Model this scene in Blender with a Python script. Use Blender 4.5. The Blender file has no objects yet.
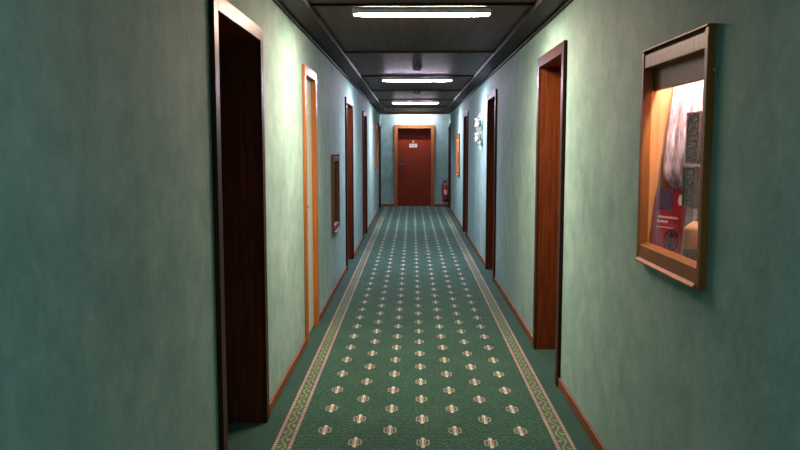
import bpy, bmesh, math, random
from mathutils import Vector, Matrix
S = bpy.context.scene
C = S.collection
random.seed(4)
PI = math.pi

# ---------------------------------------------------------------- camera, world, exposure
F, H = 770.0, 1.5
VX, VY = 412.4, 148.3
pitch = math.atan((225 - VY) / F)
yaw = math.atan((VX - 400) / F * math.cos(pitch))
cam_d = bpy.data.cameras.new('camera')
cam_d.sensor_width = 36.0
cam_d.lens = 36.0 * F / 800.0
cam_d.clip_start = 0.02
cam = bpy.data.objects.new('camera', cam_d)
C.objects.link(cam)
cam.location = (0, 0, H)
cam.rotation_euler = (PI / 2 - pitch, math.radians(0.0), yaw)
S.camera = cam
w = bpy.data.worlds.new('world'); S.world = w; w.use_nodes = True
w.node_tree.nodes['Background'].inputs['Color'].default_value = (0.006, 0.008, 0.008, 1)
w.node_tree.nodes['Background'].inputs['Strength'].default_value = 1.0
S.view_settings.view_transform = 'Standard'
S.view_settings.look = 'None'
S.view_settings.gamma = 1.0
S.view_settings.use_curve_mapping = False
S.view_settings.exposure = 0.0
LAMP_NEAR, LAMP_1, LAMP_2, LAMP_3, LAMP_COVE, LAMP_CASE = 78.0, 270.0, 300.0, 280.0, 380.0, 210.0
COL_NEAR = (0.58, 0.96, 1.0)
COL_1 = (1.40, 1.0, 0.76)
COL_2 = (1.12, 0.96, 1.22)
COL_3 = (1.12, 0.96, 1.22)

# ---------------------------------------------------------------- dimensions
XL, XR = -0.815, 0.935
YB, YE = -3.0, 19.9
XC = (XL + XR) / 2
ZS, ZC = 2.375, 2.405          # side soffits, centre panels
WT = 0.26

# ---------------------------------------------------------------- node helper
class NT:
    def __init__(s, name, rough=0.6, spec=0.5):
        s.m = bpy.data.materials.new(name); s.m.use_nodes = True
        s.t = s.m.node_tree; s.n = s.t.nodes; s.l = s.t.links
        s.b = s.n['Principled BSDF']
        s.b.inputs['Roughness'].default_value = rough
        s.b.inputs['Specular IOR Level'].default_value = spec
        s._c = None
    def node(s, t, **k):
        x = s.n.new(t)
        for a, v in k.items(): setattr(x, a, v)
        return x
    def set(s, sock, v):
        if isinstance(v, bpy.types.NodeSocket): s.l.new(v, sock)
        elif isinstance(v, (tuple, list)) and len(v) == 3 and sock.type == 'RGBA': sock.default_value = (*v, 1)
        else: sock.default_value = v
    def m_(s, op, a, b=0.0, c=0.0):
        x = s.node('ShaderNodeMath', operation=op)
        for i, v in enumerate((a, b, c)):
            s.set(x.inputs[i], v)
        return x.outputs[0]
    def co(s):
        if s._c is None:
            g = s.node('ShaderNodeNewGeometry')
            s._c = g.outputs['Position']
        return s._c
    def sep(s, v=None):
        x = s.node('ShaderNodeSeparateXYZ'); s.l.new(v or s.co(), x.inputs[0]); return x.outputs
    def scaled(s, sc, v=None):
        x = s.node('ShaderNodeMapping'); s.l.new(v or s.co(), x.inputs[0]); x.inputs['Scale'].default_value = sc
        return x.outputs[0]
    def noise(s, scale, detail=3, rough=0.5, vec=None, dist=0.0):
        x = s.node('ShaderNodeTexNoise'); s.l.new(vec or s.co(), x.inputs['Vector'])
        x.inputs['Scale'].default_value = scale; x.inputs['Detail'].default_value = detail
        x.inputs['Roughness'].default_value = rough; x.inputs['Distortion'].default_value = dist
        return x.outputs['Fac']
    def ramp(s, f, stops):
        x = s.node('ShaderNodeValToRGB'); s.l.new(f, x.inputs[0])
        e = x.color_ramp.elements
        while len(e) < len(stops): e.new(0.5)
        for i, (p, c) in enumerate(stops):
            e[i].position = p; e[i].color = (*c, 1)
        return x.outputs[0]
    def mix(s, f, a, b, mode='MIX'):
        x = s.node('ShaderNodeMix', data_type='RGBA', blend_type=mode)
        s.set(x.inputs[0], f); s.set(x.inputs[6], a); s.set(x.inputs[7], b)
        return x.outputs[2]
    def color(s, v): s.set(s.b.inputs['Base Color'], v); return s
    def bump(s, h, strength=0.2, dist=0.01):
        x = s.node('ShaderNodeBump'); s.l.new(h, x.inputs['Height'])
        x.inputs['Strength'].default_value = strength; x.inputs['Distance'].default_value = dist
        s.l.new(x.outputs[0], s.b.inputs['Normal']); return s
    def emit(s, col, st):
        s.b.inputs['Emission Color'].default_value = (*col, 1); s.b.inputs['Emission Strength'].default_value = st; return s

def plain(name, col, rough=0.5, metal=0.0, spec=0.5, var=0.12, sc=30):
    t = NT(name, rough, spec)
    n = t.noise(sc)
    t.color(t.ramp(n, [(0.3, tuple(c * (1 - var) for c in col)), (0.7, tuple(min(1, c * (1 + var)) for c in col))]))
    t.b.inputs['Metallic'].default_value = metal
    return t.m
def wood(name, dark, light, rough=0.45, sc=(30, 30, 1.6), spec=0.10):
    t = NT(name, rough, spec)
    v = t.scaled(sc)
    n = t.noise(1.6, 5, 0.6, v, 0.8)
    fine = t.noise(7, 3, 0.6, v)
    c = t.ramp(n, [(0.3, dark), (0.7, light)])
    c = t.mix(t.m_('MULTIPLY', fine, 0.25), c, tuple(x * 0.5 for x in dark))
    t.color(c); t.bump(fine, 0.05, 0.002)
    return t.m
def lampmat(name, col, st):
    t = NT(name, 0.4); t.color((0.9, 0.9, 0.9)); t.emit(col, st); return t.m

# wall paint: sponged green-blue distemper
def wallmat():
    t = NT('sponged_green_paint', 0.75, 0.25)
    big = t.noise(1.3, 4, 0.55)
    mid = t.noise(6, 9, 0.72, None, 0.25)
    f = t.m_('ADD', t.m_('MULTIPLY', big, 0.4), t.m_('MULTIPLY', mid, 0.6))
    c = t.ramp(f, [(0.35, (0.150, 0.290, 0.258)), (0.5, (0.215, 0.375, 0.338)), (0.65, (0.31, 0.47, 0.42))])
    t.color(c)
    t.bump(t.noise(26, 5, 0.6), 0.25, 0.006)
    return t.m

def carpetmat():
    t = NT('patterned_green_carpet', 0.95, 0.1)
    X, Y, Z = t.sep()
    m = t.m_
    dx = m('ABSOLUTE', m('SUBTRACT', X, 0.06))
    fibre = t.noise(260, 2)
    cloud = t.noise(2.2, 3)
    # field: dark green with a small lighter herringbone weave
    zig = m('ABSOLUTE', m('SUBTRACT', m('FRACT', m('MULTIPLY', X, 24.0)), 0.5))
    chev = m('FRACT', m('ADD', m('MULTIPLY', Y, 22.0), m('MULTIPLY', zig, 1.3)))
    chev = m('LESS_THAN', chev, 0.42)
    brk = m('GREATER_THAN', t.noise(60, 2), 0.51)
    chev = m('MULTIPLY', chev, brk)
    field = t.mix(m('MULTIPLY', chev, 0.95), (0.009, 0.044, 0.030), (0.058, 0.134, 0.090))
    # flowers
    P, Q = 0.174, 0.345
    u = m('DIVIDE', m('SUBTRACT', X, 0.0565), P)
    k = m('ROUND', u)
    fx = m('MULTIPLY', m('SUBTRACT', u, k), P)
    off = m('MULTIPLY', m('ABSOLUTE', m('MODULO', k, 2.0)), 0.5)
    vv = m('ADD', m('DIVIDE', m('SUBTRACT', Y, 3.815), Q), off)
    fy = m('MULTIPLY', m('SUBTRACT', m('SUBTRACT', vv, m('ROUND', vv)), 0.0), Q)
    ax, ay = m('ABSOLUTE', fx), m('ABSOLUTE', fy)
    def ell(cx, cy, rx, ry):
        a = m('DIVIDE', m('SUBTRACT', ax, cx), rx); b = m('DIVIDE', m('SUBTRACT', ay, cy), ry)
        return m('ADD', m('MULTIPLY', a, a), m('MULTIPLY', b, b))
    tip = m('LESS_THAN', ell(0, 0.050, 0.0105, 0.020), 1.0)
    stem = m('MULTIPLY', m('LESS_THAN', ax, 0.0045), m('LESS_THAN', ay, 0.045))
    side = ell(0.021, 0.014, 0.014, 0.026)
    ring = m('MULTIPLY', m('LESS_THAN', side, 1.0), m('GREATER_THAN', side, 0.30))
    red = m('LESS_THAN', ell(0.006, 0.012, 0.015, 0.030), 1.0)
    infield = m('LESS_THAN', dx, 0.62)
    c = t.mix(m('MULTIPLY', red, infield), field, (0.13, 0.028, 0.032))
    c = t.mix(m('MULTIPLY', ring, infield), c, (0.30, 0.29, 0.25))
    light = m('MAXIMUM', tip, stem)
    c = t.mix(m('MULTIPLY', light, infield), c, (0.50, 0.55, 0.48))
    # border band with two barber stripes and a scroll
    b = m('SUBTRACT', dx, 0.668)                                # 0 .. 0.094
    inb = m('MULTIPLY', m('GREATER_THAN', b, 0.0), m('LESS_THAN', b, 0.096))
    stripe = m('MAXIMUM', m('LESS_THAN', b, 0.017), m('GREATER_THAN', b, 0.079))
    hat = m('LESS_THAN', m('FRACT', m('ADD', m('MULTIPLY', Y, 34.0), m('MULTIPLY', b, 22.0))), 0.6)
    scol = t.mix(hat, (0.13, 0.030, 0.035), (0.42, 0.34, 0.33))
    ph = m('MULTIPLY', Y, 2 * PI / 0.20)
    wv = m('ADD', 0.048, m('MULTIPLY', m('SINE', ph), 0.016))
    vine = m('LESS_THAN', m('ABSOLUTE', m('SUBTRACT', b, wv)), 0.006)
    wv2 = m('SUBTRACT', 0.048, m('MULTIPLY', m('SINE', m('ADD', ph, 0.5)), 0.017))
    leaf = m('LESS_THAN', m('ADD', m('ABSOLUTE', m('SUBTRACT', b, wv2)), m('MULTIPLY', m('ABSOLUTE', m('COSINE', ph)), 0.014)), 0.012)
    icol = t.mix(m('MAXIMUM', vine, leaf), (0.060, 0.080, 0.045), (0.17, 0.24, 0.14))
    bcol = t.mix(stripe, icol, scol)
    c = t.mix(inb, c, bcol)
    # plain margin
    c = t.mix(m('GREATER_THAN', b, 0.096), c, (0.011, 0.048, 0.038))
    c = t.mix(m('MULTIPLY', fibre, 0.35), c, (0.01, 0.03, 0.02))
    worn = t.ramp(cloud, [(0.35, (0.85, 0.85, 0.85)), (0.7, (1.15, 1.18, 1.1))])
    c = t.mix(1.0, c, worn, 'MULTIPLY')
    t.color(c)
    t.bump(fibre, 0.5, 0.004)
    t.b.inputs['Sheen Weight'].default_value = 0.25
    t.b.inputs['Sheen Tint'].default_value = (0.5, 0.8, 0.7, 1)
    return t.m

def ceilmat():
    t = NT('brown_slatted_laminate', 0.5, 0.18)
    X, Y, Z = t.sep()
    v = t.scaled((14, 0.5, 14))
    n = t.noise(2, 4, 0.6, v)
    sl = t.m_('FRACT', t.m_('MULTIPLY', X, 9.0))
    groove = t.m_('LESS_THAN', sl, 0.06)
    c = t.ramp(n, [(0.3, (0.044, 0.024, 0.017)), (0.7, (0.090, 0.050, 0.036))])
    c = t.mix(t.m_('MULTIPLY', groove, 0.7), c, (0.006, 0.005, 0.004))
    t.color(c); t.bump(t.m_('SUBTRACT', 1.0, groove), 0.3, 0.003)
    return t.m

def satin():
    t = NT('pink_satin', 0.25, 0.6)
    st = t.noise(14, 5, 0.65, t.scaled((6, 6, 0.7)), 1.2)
    t.color(t.ramp(st, [(0.35, (0.30, 0.20, 0.23)), (0.5, (0.52, 0.40, 0.43)), (0.62, (0.86, 0.76, 0.76))]))  # sheen streaks and greyish fold shadows painted into the satin's colour
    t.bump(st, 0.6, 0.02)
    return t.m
M = dict(
    wall=wallmat(), carpet=carpetmat(), ceil=ceilmat(),
    trim=wood('dark_stained_trim', (0.014, 0.009, 0.007), (0.032, 0.020, 0.014), 0.5, spec=.10),
    mahog=wood('mahogany', (0.062, 0.015, 0.005), (0.16, 0.046, 0.013), 0.45),
    reddoor=wood('red_brown_veneer', (0.13, 0.019, 0.007), (0.185, 0.030, 0.010), 0.45),
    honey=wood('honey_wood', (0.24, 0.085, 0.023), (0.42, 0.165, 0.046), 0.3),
    base=wood('skirting_wood', (0.12, 0.045, 0.022), (0.25, 0.105, 0.052), 0.4, (30, 1.6, 30)),
    case=wood('brown_case_wood', (0.22, 0.078, 0.022), (0.37, 0.14, 0.040), 0.42),
    shadedmahog=wood('shaded_polished_mahogany', (0.022, 0.008, 0.005), (0.070, 0.022, 0.010), 0.38, spec=.13),  # mahogany darkened for the casings, their shade put into the colour
    umber=wood('umber_wood', (0.09, 0.048, 0.028), (0.16, 0.085, 0.048), 0.5),
    casein=wood('orange_ply', (0.50, 0.22, 0.08), (0.68, 0.33, 0.13), 0.5),
    dark=plain('black_plastic', (0.012, 0.012, 0.013), 0.4),
    white=plain('white_enamel', (0.75, 0.75, 0.76), 0.35),
    chrome=plain('chrome', (0.75, 0.75, 0.75), 0.18, 1.0),
    leafpale=plain('pale_green_door_paint', (0.42, 0.52, 0.44), 0.55),
    red=plain('extinguisher_red', (0.42, 0.02, 0.035), 0.3),
    silver=plain('silvered_leaf_metal', (0.50, 0.55, 0.45), 0.42, 0.35),
    cork=plain('cork', (0.50, 0.26, 0.11), 0.8, var=0.2, sc=160),
    jar=plain('dark_speckled_jar', (0.09, 0.055, 0.045), 0.35, var=0.5, sc=220),
    paper=plain('paper', (0.85, 0.80, 0.74), 0.8),
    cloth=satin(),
    grey=plain('grey_plastic', (0.22, 0.22, 0.21), 0.5),
)

# ---------------------------------------------------------------- mesh helpers
def bx(bm, x0, x1, y0, y1, z0, z1):
    vs = [bm.verts.new((x, y, z)) for x in (x0, x1) for y in (y0, y1) for z in (z0, z1)]
    for f in ((0, 1, 3, 2), (4, 6, 7, 5), (0, 4, 5, 1), (2, 3, 7, 6), (0, 2, 6, 4), (1, 5, 7, 3)):
        bm.faces.new([vs[i] for i in f])
def prism(bm, pts, a, b, axis):
    """closed outline pts (2D) extruded from a to b along axis 'x' or 'y' or 'z'"""
    def p3(p, t):
        return {'x': (t, p[0], p[1]), 'y': (p[0], t, p[1]), 'z': (p[0], p[1], t)}[axis]
    A = [bm.verts.new(p3(p, a)) for p in pts]; B = [bm.verts.new(p3(p, b)) for p in pts]
    n = len(pts)
    bm.faces.new(A); bm.faces.new(B[::-1])
    for i in range(n): bm.faces.new((A[i], B[i], B[(i + 1) % n], A[(i + 1) % n]))
def tube(bm, pts, r, seg=10):
    pts = [Vector(p) for p in pts]; rings = []
    for i, p in enumerate(pts):
        d = (pts[min(i + 1, len(pts) - 1)] - pts[max(i - 1, 0)]).normalized()
        a = d.orthogonal().normalized() if i == 0 else (pa - d * pa.dot(d)).normalized()
        pa = a; b = d.cross(a)
        rr = r[i] if isinstance(r, (list, tuple)) else r
        rings.append([bm.verts.new(p + (a * math.cos(t) + b * math.sin(t)) * rr) for t in [2 * PI * k / seg for k in range(seg)]])
    for A, B in zip(rings, rings[1:]):
        for k in range(seg): bm.faces.new((A[k], A[(k + 1) % seg], B[(k + 1) % seg], B[k]))
    bm.faces.new(rings[0][::-1]); bm.faces.new(rings[-1])
def lathe(bm, prof, c=(0, 0, 0), seg=24, axis=(0, 0, 1)):
    tube(bm, [Vector(c) + Vector(axis) * h for r, h in prof], [r for r, h in prof], seg)
def mobj(name, bm, mat, parent=None, bevel=0.0, smooth=False):
    bmesh.ops.recalc_face_normals(bm, faces=bm.faces)
    me = bpy.data.meshes.new(name); bm.to_mesh(me); bm.free()
    for mm in (mat if isinstance(mat, (list, tuple)) else [mat]): me.materials.append(mm)
    o = bpy.data.objects.new(name, me); C.objects.link(o)
    if parent: o.parent = parent
    if smooth:
        for p in me.polygons: p.use_smooth = True
        md = o.modifiers.new('es', 'EDGE_SPLIT'); md.split_angle = math.radians(40)
    if bevel:
        b = o.modifiers.new('bevel', 'BEVEL'); b.width = bevel; b.segments = 2; b.limit_method = 'ANGLE'
    return o
def box(name, mat, parent, *b, bevel=0.0):
    bm = bmesh.new(); bx(bm, *b); return mobj(name, bm, mat, parent, bevel)
def thing(name, loc, label=None, cat=None, group=None, kind=None):
    o = bpy.data.objects.new(name, None); o.empty_display_size = 0.1; C.objects.link(o); o.location = loc
    return tag(o, label, cat, group, kind)
def tag(o, label=None, cat=None, group=None, kind=None):
    if label: o['label'] = label
    if cat: o['category'] = cat
    if group: o['group'] = group
    if kind: o['kind'] = kind
    return o
def struct(name, bm, mat, bevel=0.0): return tag(mobj(name, bm, mat, None, bevel), kind='structure')

# ---------------------------------------------------------------- openings
# doors: side, outer casing y0, y1, top, casing material, leaf material, leaf recess
DOORS = [
    ('L', 3.13, 4.155, 2.13, 'mahog', 'reddoor', 0.225),
    ('L', 5.74, 6.46, 2.12, 'honey', 'leafpale', 0.018),  # honey tone puts the lamp pool's brightness into this casing's colour
    ('L', 9.36, 10.42, 2.12, 'mahog', 'reddoor', 0.225),
    ('L', 12.60, 13.60, 2.11, 'mahog', 'reddoor', 0.225),
    ('L', 18.60, 19.50, 2.11, 'mahog', 'reddoor', 0.225),
    ('R', 4.75, 5.735, 2.15, 'mahog', 'reddoor', 0.225),
    ('R', 8.59, 9.56, 2.15, 'mahog', 'reddoor', 0.225),
    ('R', 12.95, 13.93, 2.12, 'mahog', 'reddoor', 0.225),
    ('R', 18.70, 19.68, 2.10, 'mahog', 'reddoor', 0.225),
]
CW = 0.07
# wall display cases: side, y0, y1, z0, z1
CASES = [
    ('R', 2.43, 3.12, 1.05, 1.875),
    ('R', 15.15, 16.0, 0.97, 1.78),
    ('L', 7.74, 8.37, 0.64, 1.43),
    ('L', 16.75, 17.45, 1.02, 2.0),
]
def wall_side(side):
    x0, x1 = (XL - WT, XL) if side == 'L' else (XR, XR + WT)
    op = [(y0 + CW - 0.01, y1 - CW + 0.01, 0.0, top - CW + 0.01) for s, y0, y1, top, *_ in DOORS if s == side]
    op += [(y0 + 0.012, y1 - 0.012, z0 + 0.012, z1 - 0.012) for s, y0, y1, z0, z1 in CASES if s == side]
    op.sort()
    bm = bmesh.new()
    y = YB
    for (a, b, z0, z1) in op:
        bx(bm, x0, x1, y, a, 0, 2.42)
        if z0 > 0: bx(bm, x0, x1, a, b, 0, z0)
        bx(bm, x0, x1, a, b, z1, 2.42)
        y = b
    bx(bm, x0, x1, y, YE + 0.2, 0, 2.42)
    return bm
struct('wall_left', wall_side('L'), M['wall'])
struct('wall_right', wall_side('R'), M['wall'])
# end wall with its opening, and the wall behind the camera
EX0, EX1, ETOP = -0.465, 0.565, 2.095
ECW = 0.085
bm = bmesh.new()
bx(bm, XL, EX0 + ECW - .01, YE, YE + .2, 0, 2.42); bx(bm, EX1 - ECW + .01, XR, YE, YE + .2, 0, 2.42)
bx(bm, EX0 + ECW - .01, EX1 - ECW + .01, YE, YE + .2, ETOP - ECW + .01, 2.42)
struct('wall_end', bm, M['wall'])
bm = bmesh.new(); bx(bm, XL, XR, YB - .15, YB, 0, 2.42); struct('wall_back', bm, M['wall'])
bm = bmesh.new(); bx(bm, XL - WT, XR + WT, YB - .15, YE + .2, -0.06, 0); struct('floor', bm, M['carpet'])
# ceiling: centre slab
bm = bmesh.new(); bx(bm, XL - WT, XR + WT, YB - .15, 19.40, 2.42, 2.52)
bx(bm, XL - WT, XR + WT, 19.40, YE + .2, 2.50, 2.54)      # raised slot for the concealed lamp
bx(bm, XL - WT, XR + WT, 19.38, 19.40, 2.42, 2.54)
bx(bm, XL+.001, XR-.001, YB, 19.40, ZC, 2.42)
struct('ceiling', bm, M['ceil'])
n_trim = [0]
def trim(mat, *b, bevel=0.002):
    n_trim[0] += 1
    bm = bmesh.new()
    bx(bm, *b)
    return struct('trim_%d' % n_trim[0], bm, M[mat], bevel)
SW = 0.155
for s, X0 in ((1, XL), (-1, XR)):
    a, b = sorted((X0, X0 + s * SW)); trim('trim', a + .0005, b, YB, 19.40, ZS, ZC)            # flat side strip
    a, b = sorted((X0, X0 + s * 0.022)); trim('trim', a + .0005, b - .0005, YB, 19.40, ZS - 0.022, ZS)  # moulding at the wall
    a, b = sorted((X0 + s * (SW - .0), X0 + s * (SW + 0.018))); trim('trim', a, b, YB, 19.40, ZS - 0.010, ZC)
yb = 4.94 - 2.40 * 3
k = 0
while yb < 19.2:
    trim('trim', XL + SW + .018, XR - SW - .018, yb, yb + 0.045, ZC - 0.016, ZC)
    yb += 2.40
trim('honey', XL + .001, XR - .001, 19.40, 19.45, 2.345, 2.50)           # beam in front of the lamp slot
# skirting boards
def base(side, ranges):
    for i, (a, b) in enumerate(ranges):
        x0, x1 = (XL, XL + .014) if side == 'L' else (XR - .014, XR)
        bm = bmesh.new(); bx(bm, x0, x1, a, b, 0.0005, 0.062)
        struct('baseboard_%s' % ('left' if side == 'L' else 'right') + ('' if i == 0 else '_%d' % (i + 1)), bm, M['base'], 0.003)
for sd in 'LR':
    r, y = [], YB
    for s, y0, y1, *_ in DOORS:
        if s == sd: r.append((y, y0)); y = y1
    r.append((y, YE)); base(sd, r)
for i, (a, b) in enumerate(((XL + .014, EX0), (EX1, XR - .014))):
    bm = bmesh.new(); bx(bm, a, b, YE - .014, YE, .0005, .062); struct('baseboard_end' + ('' if i == 0 else '_2'), bm, M['base'], .003)

# ---------------------------------------------------------------- doors
def lever(parent, x, y, z, nx, ly, mat='chrome'):
    """lever handle on a leaf whose normal is nx along x; lever points along ly (y sign)"""
    bm = bmesh.new()
    bx(bm, *sorted((x, x + nx * .008)), y - .02, y + .02, z - .14, z + .06)
    mobj('escutcheon', bm, M['dark'], parent, .002)
    bm = bmesh.new()
    tube(bm, [(x + nx * .008, y, z), (x + nx * .045, y, z), (x + nx * .052, y + ly * .012, z), (x + nx * .052, y + ly * .12, z)], .009)
    mobj('handle', bm, M[mat], parent, smooth=True)
def door(i, side, y0, y1, top, cm, lm, rec):
    s = 1 if side == 'L' else -1
    X0 = XL if side == 'L' else XR
    yc = (y0 + y1) / 2
    d = thing('door_%d' % i, (X0, yc, 0), kind='structure')
    a, b = y0 - yc, y1 - yc
    def xs(p, q): return sorted((s * p, s * q))
    P = 0.022
    kc = 'shadedmahog' if cm == 'mahog' else cm
    for (u, v) in ((a, a + CW), (b - CW, b)):
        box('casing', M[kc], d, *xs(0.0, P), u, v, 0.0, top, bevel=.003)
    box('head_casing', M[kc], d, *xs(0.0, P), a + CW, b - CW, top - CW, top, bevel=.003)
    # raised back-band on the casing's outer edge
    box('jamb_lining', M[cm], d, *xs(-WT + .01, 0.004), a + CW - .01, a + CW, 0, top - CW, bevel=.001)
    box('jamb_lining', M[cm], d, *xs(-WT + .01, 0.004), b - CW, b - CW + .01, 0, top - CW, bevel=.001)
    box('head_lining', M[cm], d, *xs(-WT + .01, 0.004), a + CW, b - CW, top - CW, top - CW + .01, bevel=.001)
    lf = box('leaf', M[lm], d, *xs(-rec - .035, -rec), a + CW + .002, b - CW - .002, .008, top - CW - .003, bevel=.002)
    if lm != 'leafpale': lever(lf, -s * rec, a + CW + .07, 1.04, s, 1)
    else:
        bm = bmesh.new(); bx(bm, *xs(-rec, -rec + .004), a + CW + .10, a + CW + .13, .98, 1.10); mobj('lock_plate', bm, M['dark'], lf)
        bm = bmesh.new(); tube(bm, [(-s * rec + s * .004, a + CW + .115, 1.05), (-s * rec + s * .03, a + CW + .115, 1.05)], .012); mobj('knob', bm, M['chrome'], lf, smooth=True)
for i, t in enumerate(DOORS): door(i + 1, *t)
# end door
d = thing('door_10', ((EX0 + EX1) / 2, YE, 0), kind='structure')
hw = (EX1 - EX0) / 2
for (u, v) in ((-hw, -hw + ECW), (hw - ECW, hw)):
    box('casing', M['honey'], d, u, v, -.024, 0, 0, ETOP, bevel=.004)
    u2, v2 = (u, u + .02) if u < 0 else (v - .02, v)
    box('casing_band', M['honey'], d, u2, v2, -.034, -.024, 0, ETOP, bevel=.003)
box('head_casing', M['honey'], d, -hw + ECW, hw - ECW, -.024, 0, ETOP - ECW, ETOP, bevel=.004)
box('casing_band', M['honey'], d, -hw + .02, hw - .02, -.034, -.024, ETOP - .02, ETOP, bevel=.003)
for u, v in ((-hw + ECW - .01, -hw + ECW), (hw - ECW, hw - ECW + .01)):
    box('jamb_lining', M['mahog'], d, u, v, .001, .195, 0, ETOP - ECW)
box('head_lining', M['mahog'], d, -hw + ECW, hw - ECW, .001, .195, ETOP - ECW, ETOP - ECW + .01)
leaf = box('leaf', M['reddoor'], d, -hw + ECW + .002, hw - ECW - .002, .15, .19, .008, ETOP - ECW - .004, bevel=.002)
hx = -hw + ECW + .06
box('escutcheon', M['dark'], leaf, hx - .02, hx + .02, 0.142, .15, 1.02, 1.24, bevel=.002)
bm = bmesh.new(); tube(bm, [(hx, .142, 1.08), (hx, .10, 1.08), (hx + .012, .092, 1.08), (hx + .13, .092, 1.08)], .012)
mobj('handle', bm, M['chrome'], leaf, smooth=True)
# sign on the door: two light bars with dark marks and a small round emblem above
sg = box('sign', M['paper'], leaf, -.13, .07, .144, .1495, 1.525, 1.565)
box('sign_plate', M['paper'], sg, -.13, .07, .144, .1495, 1.575, 1.615)
bm = bmesh.new()
for r in range(2):
    x = -.115
    while x < .05:
        ww = random.uniform(.008, .02)
        bx(bm, x, x + ww, .1422, .144, 1.538 + r * .05, 1.553 + r * .05); x += ww + .006
mobj('lettering', bm, M['grey'], sg)
bm = bmesh.new(); lathe(bm, [(.028, 0), (.028, .006)], (-.03, .1435, 1.672), 20, (0, 1, 0))
for q in (-1, 1): bx(bm, -.03 + q * .012 - .005, -.03 + q * .012 + .005, .1435, .1495, 1.62, 1.65)
mobj('emblem', bm, M['grey'], sg)

# ---------------------------------------------------------------- ceiling lamps
def lamp(y, em, label):
    t = thing('fluorescent_lamp', (XC, y, ZC), label, 'lamp', 'fluorescent lamps across the ceiling')
    L2, Wd = .445, .058
    box('housing', M['white'], t, -L2, L2, -Wd, Wd, -.032, 0, bevel=.003)
    bm = bmesh.new()                                             # shallow bowed lens, tapering to its two ends
    NX, NY = 24, 8
    top, bot = [], []
    for i in range(NX + 1):
        x = -L2 + .004 + (2 * L2 - .008) * i / NX
        e = min(1, min(i, NX - i) / 3.0) ** .5
        bot.append([bm.verts.new((x, (Wd - .006) * (2 * j / NY - 1), -.0325 - (.003 + .008 * e) * math.sin(PI * j / NY))) for j in range(NY + 1)])
    for i in range(NX):
        for j in range(NY): bm.faces.new((bot[i][j], bot[i + 1][j], bot[i + 1][j + 1], bot[i][j + 1]))
    mobj('diffuser', bm, em, t)
    for q in (-1, 1):
        box('end_cap', M['white'], t, *sorted((q * L2, q * (L2 + .008))), -Wd + .01, Wd - .01, -.034, 0, bevel=.002)
lamp(0.10, lampmat('near_tube', COL_NEAR, LAMP_NEAR), 'fluorescent tube on the ceiling directly over the camera, out of view')
lamp(5.17, lampmat('tube_1', COL_1, LAMP_1), 'largest and nearest white fluorescent tube across the brown ceiling')
lamp(10.12, lampmat('tube_2', COL_2, LAMP_2), 'middle of the three white fluorescent tubes across the brown ceiling')
lamp(15.15, lampmat('tube_3', COL_3, LAMP_3), 'smallest, farthest white fluorescent tube seen on the brown ceiling')
t = thing('concealed_lamp', (XC, 19.62, 2.50), 'lamp hidden above the ceiling beam over the red-brown end door', 'lamp')
box('housing', M['white'], t, -.32, .32, -.03, .03, -.03, 0, bevel=.002)
bm = bmesh.new(); tube(bm, [(-.30, 0, -.048), (.30, 0, -.048)], .016, 12)
mobj('tube', bm, lampmat('tube_cove', COL_3, LAMP_COVE), t, smooth=True)

# smoke detectors
def detector(x, y, r, mat, label):
    t = thing('smoke_detector', (x, y, ZC), label, 'smoke detector', 'round detectors on the ceiling')
    bm = bmesh.new(); lathe(bm, [(r, 0), (r, -.014), (r * .9, -.018)]); mobj('base', bm, mat, t, smooth=True)
    bm = bmesh.new(); lathe(bm, [(r * .8, -.018), (r * .78, -.034), (r * .5, -.046), (r * .12, -.05)]); mobj('sensor_head', bm, mat, t, smooth=True)
detector(.052, 8.72, .055, M['grey'], 'grey round smoke detector nearest the camera, just before the middle tube')
detector(.075, 12.5, .06, M['grey'], 'grey smoke detector on the ceiling between middle and farthest tubes')
detector(.10, 16.6, .085, M['dark'], 'dark domed smoke detector on the ceiling beyond the farthest tube')

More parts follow.
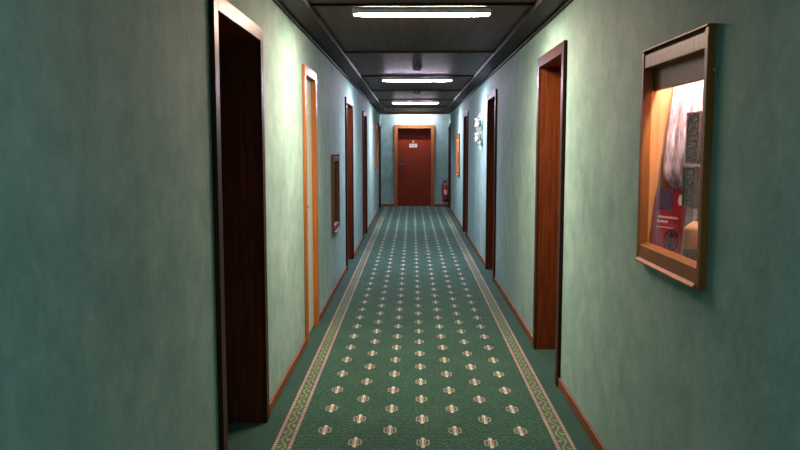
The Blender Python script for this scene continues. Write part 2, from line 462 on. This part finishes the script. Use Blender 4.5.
# ---------------------------------------------------------------- display cases
def thin_glass():
    t = NT('pane_glass', 0.02)
    o = t.n['Material Output']
    tr = t.node('ShaderNodeBsdfTransparent'); gl = t.node('ShaderNodeBsdfGlossy'); gl.inputs['Roughness'].default_value = .02
    fr = t.node('ShaderNodeFresnel'); fr.inputs['IOR'].default_value = 1.45
    mx = t.node('ShaderNodeMixShader')
    t.l.new(t.m_('MULTIPLY', fr.outputs[0], 0.25), mx.inputs[0]); t.l.new(tr.outputs[0], mx.inputs[1]); t.l.new(gl.outputs[0], mx.inputs[2])
    t.l.new(mx.outputs[0], o.inputs['Surface'])
    return t.m
M['glass'] = thin_glass()
M['satback'] = plain('pale_pink_lining', (0.80, 0.62, 0.60), 0.6)
def case(side, y0, y1, z0, z1, label, wm='case', lit=0.0, col=(1, .8, .7), back='satback', valance=True):
    s = 1 if side == 'L' else -1
    X0 = XL if side == 'L' else XR
    yc = (y0 + y1) / 2
    c = thing('display_case', (X0, yc, z0), label, 'display case')
    a, b, h = y0 - yc, y1 - yc, z1 - z0
    def xs(p, q): return sorted((s * p, s * q))
    P, st, D = .025, .028, .145
    W = M[wm]
    for u, v in ((a, a + st), (b - st, b)):
        box('frame_stile', W, c, *xs(-.012, P), u, v, 0, h, bevel=.003)
    # top rail with small ledge
    box('top_rail', W, c, *xs(-.012, P - .003), a + st, b - st, h - .065, h - .012, bevel=.003)
    box('top_ledge', W, c, *xs(0, P + .004), a, b, h - .0, h + .008, bevel=.002)
    # bottom rail: sloping sill
    bm = bmesh.new()
    prism(bm, [(s * -.012, .012), (s * (P + .012), .0), (s * (P + .012), .008), (s * P, .016), (s * (P - .004), .066), (s * -.012, .076)], a + st, b - st, 'y')
    mobj('bottom_rail', bm, W, c, .002)
    if valance: box('valance', W, c, *xs(-.035, -.014), a + .014, b - .014, h - .15, h - .014, bevel=.002)
    box('glass', M['glass'], c, *xs(-.010, -.006), a + st - .004, b - st + .004, .070, h - .06)
    inn = M['casein'] if back != 'umber' else M['umber']
    for nm, u, v in (('side_panel', a + .0125, a + .0225), ('side_panel', b - .0225, b - .0125)):
        box(nm, inn, c, *xs(-D, -.013), u, v, .024, h - .024)
    box('bottom_panel', inn, c, *xs(-D, -.013), a + .013, b - .013, .0125, .0235)
    box('top_panel', M['white'], c, *xs(-D, -.013), a + .013, b - .013, h - .0235, h - .0125)
    box('back_panel', M[back], c, *xs(-D - .01, -D), a + .013, b - .013, .0125, h - .0125)
    if lit:
        bm = bmesh.new(); tube(bm, [(s * -.065, a + .06, h - .05), (s * -.065, b - .06, h - .05)], .011, 12)
        mobj('lamp_tube', bm, lampmat('case_tube', col, lit), c, smooth=True)
    return c
case(*CASES[0], 'large lit wooden wall display case with red book inside, nearest on right wall', lit=LAMP_CASE, col=(1.0, .80, .74))
case(*CASES[1], 'glowing golden wall display case far down the right wall', 'honey', lit=60.0, col=(1.0, .72, .35), back='casein', valance=False)
case(*CASES[2], 'dark unlit brown wall display case low on left wall beyond pale door', wm='umber', back='umber')
case(*CASES[3], 'tall narrow wooden wall case far down the left wall', 'honey', back='casein', valance=False)

# ---- contents of the near case
y0, y1, z0, z1 = CASES[0][1:]
FZ = z0 + .0237
# satin drape
bm = bmesh.new()
NU, NV = 70, 40
gr = []
for j in range(NV + 1):
    v = j / NV; z = FZ + .005 + (z1 - .19 - FZ) * (1 - v) + .12 * (1 - v)
    row = []
    for i in range(NU + 1):
        u = i / NU
        y = 2.50 + u * .575
        amp = .004 + .016 * v
        x = XR + .134 - .9 * amp * (1 + math.sin(u * 56 + 1.6 * math.sin(v * 3.2 + u * 4))) - .004 * abs(math.sin(u * 47 + v * 4 * u)) - (max(0, u - .6) / .4) ** 1.3 * .8 * (.045 + .045 * min(1, v / .5)) * max(0, min(1, (.67 - v) / .10))
        x -= .004 * math.sin(u * 11 + v * 5) ** 2 * v
        row.append(bm.verts.new((x, y - .03 * v * (u > .5) * (u - .5) * math.sin(v * 4), z)))
    gr.append(row)
for j in range(NV):
    for i in range(NU): bm.faces.new((gr[j][i], gr[j][i + 1], gr[j + 1][i + 1], gr[j + 1][i]))
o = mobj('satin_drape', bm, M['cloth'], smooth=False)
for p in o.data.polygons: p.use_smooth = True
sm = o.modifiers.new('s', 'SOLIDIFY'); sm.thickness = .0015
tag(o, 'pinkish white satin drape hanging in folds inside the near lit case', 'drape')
# book
def frame_from(origin, ux, uy):
    ux = Vector(ux).normalized(); uz = Vector(uy); uz = (uz - ux * uz.dot(ux)).normalized(); n = ux.cross(uz)
    m = Matrix((ux, uz, n)).transposed().to_4x4(); m.translation = origin; return m
BL, BR, TL = Vector((.949, 3.066, FZ + .002)), Vector((1.018, 2.93, FZ + .002)), Vector((.976, 3.078, 1.345))
bk = thing('book', BL, 'red paperback book with dark pictures standing inside the near lit case', 'book')
mat4 = frame_from(BL, BR - BL, TL - BL)
bk.matrix_world = mat4 @ Matrix.Diagonal((.97, 1.11, 1, 1))
BW, BH, BT = .162, .245, .022            # local: x width, y height, z thickness (towards viewer negative or positive)
sgn = 1 if (mat4.to_3x3() @ Vector((0, 0, 1))).x < 0 else -1
def lz(p, q): return sorted((sgn * p, sgn * q))
def covermat():
    t = NT('red_book_cover', .35)
    tc = t.node('ShaderNodeTexCoord'); X, Y, Z = t.sep(tc.outputs['Object'])
    c = t.mix(t.m_('GREATER_THAN', X, .035), (0.30, .10, .16), (0.42, 0.012, 0.03))
    t.color(t.mix(t.m_('MULTIPLY', t.noise(20, vec=tc.outputs['Object']), .2), c, (.2, .01, .05)))
    return t.m
def photomat(name, cols, sc):
    t = NT(name, .4); tc = t.node('ShaderNodeTexCoord')
    t.color(t.ramp(t.noise(sc, 4, .7, tc.outputs['Object']), [(.3 + .4 * i / (len(cols) - 1), c) for i, c in enumerate(cols)])); return t.m
cm = covermat()
box('cover', cm, bk, 0, BW, 0, BH, *lz(0, .0015))
box('back_cover', cm, bk, 0, BW, 0, BH, *lz(-BT, -BT - .0015))
box('spine', cm, bk, -.0015, 0, 0, BH, *lz(.0015, -BT - .0015))
box('pages', M['paper'], bk, .0005, BW - .003, .003, BH - .003, *lz(-.0002, -BT + .0002))
box('cover_photo', photomat('market_photo', [(.02, .02, .04), (.10, .04, .035), (.04, .05, .14), (.34, .18, .10)], 45), bk, .012, .095, .165, .243, *lz(.0015, .002))
# round wheel picture on the lower right of the cover
bm = bmesh.new()
zz = sgn * .002
for ro, ri in ((.040, .031), (.022, .014)):
    n = 28
    A = [bm.verts.new((.105 + ro * math.cos(2 * PI * k / n), .062 + ro * math.sin(2 * PI * k / n), zz)) for k in range(n)]
    B = [bm.verts.new((.105 + ri * math.cos(2 * PI * k / n), .062 + ri * math.sin(2 * PI * k / n), zz)) for k in range(n)]
    for k in range(n): bm.faces.new((A[k], A[(k + 1) % n], B[(k + 1) % n], B[k]))
bx(bm, .062, .148, .0, .018, *lz(.0016, .002)); bx(bm, .10, .11, .02, .1, *lz(.0016, .002))
mobj('wheel_picture', bm, M['dark'], bk)
bm = bmesh.new()
bmesh.ops.create_circle(bm, cap_ends=True, segments=24, radius=.013, matrix=Matrix.Translation((.132, .205, sgn * .0022)) @ Matrix.Diagonal((.95, 1.45, 1, 1)))
mobj('oval_seal', bm, M['paper'], bk)
bm = bmesh.new()
random.seed(8)
for (xx, xe, yy, hh) in ((.022, .128, .138, .0085), (.022, .078, .122, .0085), (.022, .110, .104, .004)):
    x = xx
    while x < xe:
        ww = random.uniform(.003, .006) * (hh / .0085) ** .5
        bx(bm, x, x + ww, yy, yy + hh * random.choice((.7, .7, 1.0)), *lz(.0016, .0021)); x += ww + .0015
mobj('title_lettering', bm, M['paper'], bk)
# jar with a cork top
t = thing('jar', (.985, 2.69, FZ), 'small dark jar with pale cork top beside the red book', 'jar')
bm = bmesh.new(); lathe(bm, [(.032, 0), (.036, .006), (.037, .07), (.034, .078)]); mobj('body', bm, M['jar'], t, smooth=True)
bm = bmesh.new(); lathe(bm, [(.034, .0785), (.0355, .082), (.0355, .145), (.033, .152), (.012, .168), (.006, .172)]); mobj('cork_top', bm, M['cork'], t, smooth=True)
# carved plaques hung one above the other
def plaque(y, z, w_, h_, tone, label):
    t = NT('carved_' + str(tone), .35); tc = t.node('ShaderNodeTexCoord')
    n = t.noise(70, 4, .7, tc.outputs['Object'], 1.5)
    t.color(t.ramp(n, [(.42, tuple(c * .5 for c in tone)), (.6, tone), (.7, tuple(min(1, c * 3.2) for c in tone))])); t.bump(n, .8, .01)
    o = thing('carved_plaque', (XR + .075, y, z), label, 'plaque', 'carved plaques in the near case')
    box('board', t.m, o, 0, .012, -w_ / 2, w_ / 2, 0, h_, bevel=.003)
    bm = bmesh.new()
    for a in ((-w_ / 2, -w_ / 2 + .006), (w_ / 2 - .006, w_ / 2)): bx(bm, -.005, -.0002, a[0], a[1], 0, h_)
    for a in ((0, .006), (h_ - .006, h_)): bx(bm, -.005, -.0002, -w_ / 2, w_ / 2, *a)
    mobj('rim', bm, t.m, o, .001)
    bm = bmesh.new()
    random.seed(int(z * 100))
    for k in range(4):
        zz = h_ * (k + .5) / 4
        n = 7
        for q in range(n):
            an = 2 * PI * q / n
            bmesh.ops.create_icosphere(bm, subdivisions=1, radius=.006, matrix=Matrix.Translation((-.001, math.cos(an) * w_ * .25, zz + math.sin(an) * h_ * .08)))
    mobj('relief', bm, t.m, o, smooth=True)
    return o
plaque(2.80, 1.445, .13, .185, (.075, .034, .022), 'dark brown carved plaque, the upper one, in the near lit case')
plaque(2.82, 1.285, .13, .150, (.15, .085, .075), 'greyish carved plaque, the lower one, behind the red book and jar')
# small hook right of the near case
t = thing('wall_hook', (XR, 2.405, 1.735), 'tiny pale metal hook on the wall beside the near lit case', 'hook')
bm = bmesh.new(); tube(bm, [(0, 0, 0), (-.010, 0, 0), (-.014, 0, .008)], .0025); mobj('hook_pin', bm, M['chrome'], t, smooth=True)
bm = bmesh.new(); bx(bm, -.002, 0, -.004, .004, -.016, .006); mobj('back_plate', bm, M['chrome'], t)

# ---------------------------------------------------------------- wall ornament
t = thing('wall_ornament', (XR, 10.32, 1.5), 'silvery leafy wall ornament of two blossom clusters on right wall', 'ornament')
bm = bmesh.new(); tube(bm, [(-.012, 0, .03), (-.03, .01, .15), (-.02, -.01, .26), (-.03, 0, .40)], [.007, .009, .008, .004]); mobj('stem', bm, M['silver'], t, smooth=True)
def petal(bm, c, d, L, W):
    d = Vector(d).normalized(); s_ = d.orthogonal().normalized()
    up = d.cross(s_)
    c = Vector(c)
    prof = [(0, .12, 0), (.25, .8, .10), (.55, 1, .14), (.8, .55, .06), (1, .03, -.10)]
    ctr, l, r = [], [], []
    for tt, w_, h_ in prof:
        p = c + d * L * tt + up * h_ * L
        ctr.append((bm.verts.new(p + up * .006), bm.verts.new(p - up * .004)))
        l.append(bm.verts.new(p + s_ * W * w_ + up * .012 * w_)); r.append(bm.verts.new(p - s_ * W * w_ + up * .012 * w_))
    for i in range(len(prof) - 1):
        for side in (l, r):
            for q in (0, 1): bm.faces.new((ctr[i][q], ctr[i + 1][q], side[i + 1], side[i]))
random.seed(3)
for zc in (.335, .145):
    bm = bmesh.new()
    for k in range(16):
        an = 2 * PI * k / 8 + random.uniform(-.25, .25)
        out = .35 if k < 8 else 1.3
        petal(bm, (-.03, 0, zc), (-out, math.cos(an), math.sin(an)), random.uniform(.085, .125) if k < 8 else .10, .020)
    mobj('blossom', bm, M['silver'], t)
    bm = bmesh.new(); bmesh.ops.create_icosphere(bm, subdivisions=2, radius=.018, matrix=Matrix.Translation((-.06, 0, zc))); mobj('blossom_centre', bm, M['silver'], t, smooth=True)
bm = bmesh.new()
for a, b in (((-.02, 0, .05), (-.3, .3, -1)), ((-.02, 0, .05), (-.3, -.6, -1)), ((-.02, 0, .40), (-.3, .2, 1)), ((-.02, 0, .24), (-1, .3, .1))): petal(bm, a, b, .075, .014)
mobj('leaves', bm, M['silver'], t)

# ---------------------------------------------------------------- fire extinguisher
t = thing('fire_extinguisher', (.845, 19.60, .16), 'red fire extinguisher with black valve in the right end corner', 'fire extinguisher')
t.location.y = 19.80
bm = bmesh.new(); lathe(bm, [(.066, 0), (.070, .01), (.070, .36), (.060, .40), (.035, .43), (.022, .445), (.022, .46)], seg=28); mobj('cylinder', bm, M['red'], t, smooth=True)
bm = bmesh.new(); lathe(bm, [(.024, .46), (.024, .49), (.016, .50)]); bx(bm, -.045, .06, -.012, .012, .495, .51); bx(bm, -.04, .065, -.010, .010, .525, .535); bx(bm, -.045, -.03, -.012, .012, .495, .53); mobj('valve', bm, M['dark'], t)
bm = bmesh.new(); tube(bm, [(-.02, 0, .475), (-.06, -.02, .46), (-.082, -.03, .40), (-.082, -.03, .20), (-.078, -.03, .12)], .009); mobj('hose', bm, M['dark'], t, smooth=True)
bm = bmesh.new()
n = 8
A = [(.0712 * math.sin(x), -.0712 * math.cos(x)) for x in [-.5 + k / n * 1.3 for k in range(n + 1)]]
vs = [(bm.verts.new((x, y, .16)), bm.verts.new((x, y, .28))) for x, y in A]
for p, q in zip(vs, vs[1:]): bm.faces.new((p[0], q[0], q[1], p[1]))
mobj('instruction_label', bm, M['paper'], t)
box('bracket', M['dark'], t, -.02, .02, .06, .099, .25, .33)
bm = bmesh.new(); lathe(bm, [(.0705, -.012), (.0715, -.004), (.0715, .03)], seg=24); mobj('foot_ring', bm, M['dark'], t, smooth=True)
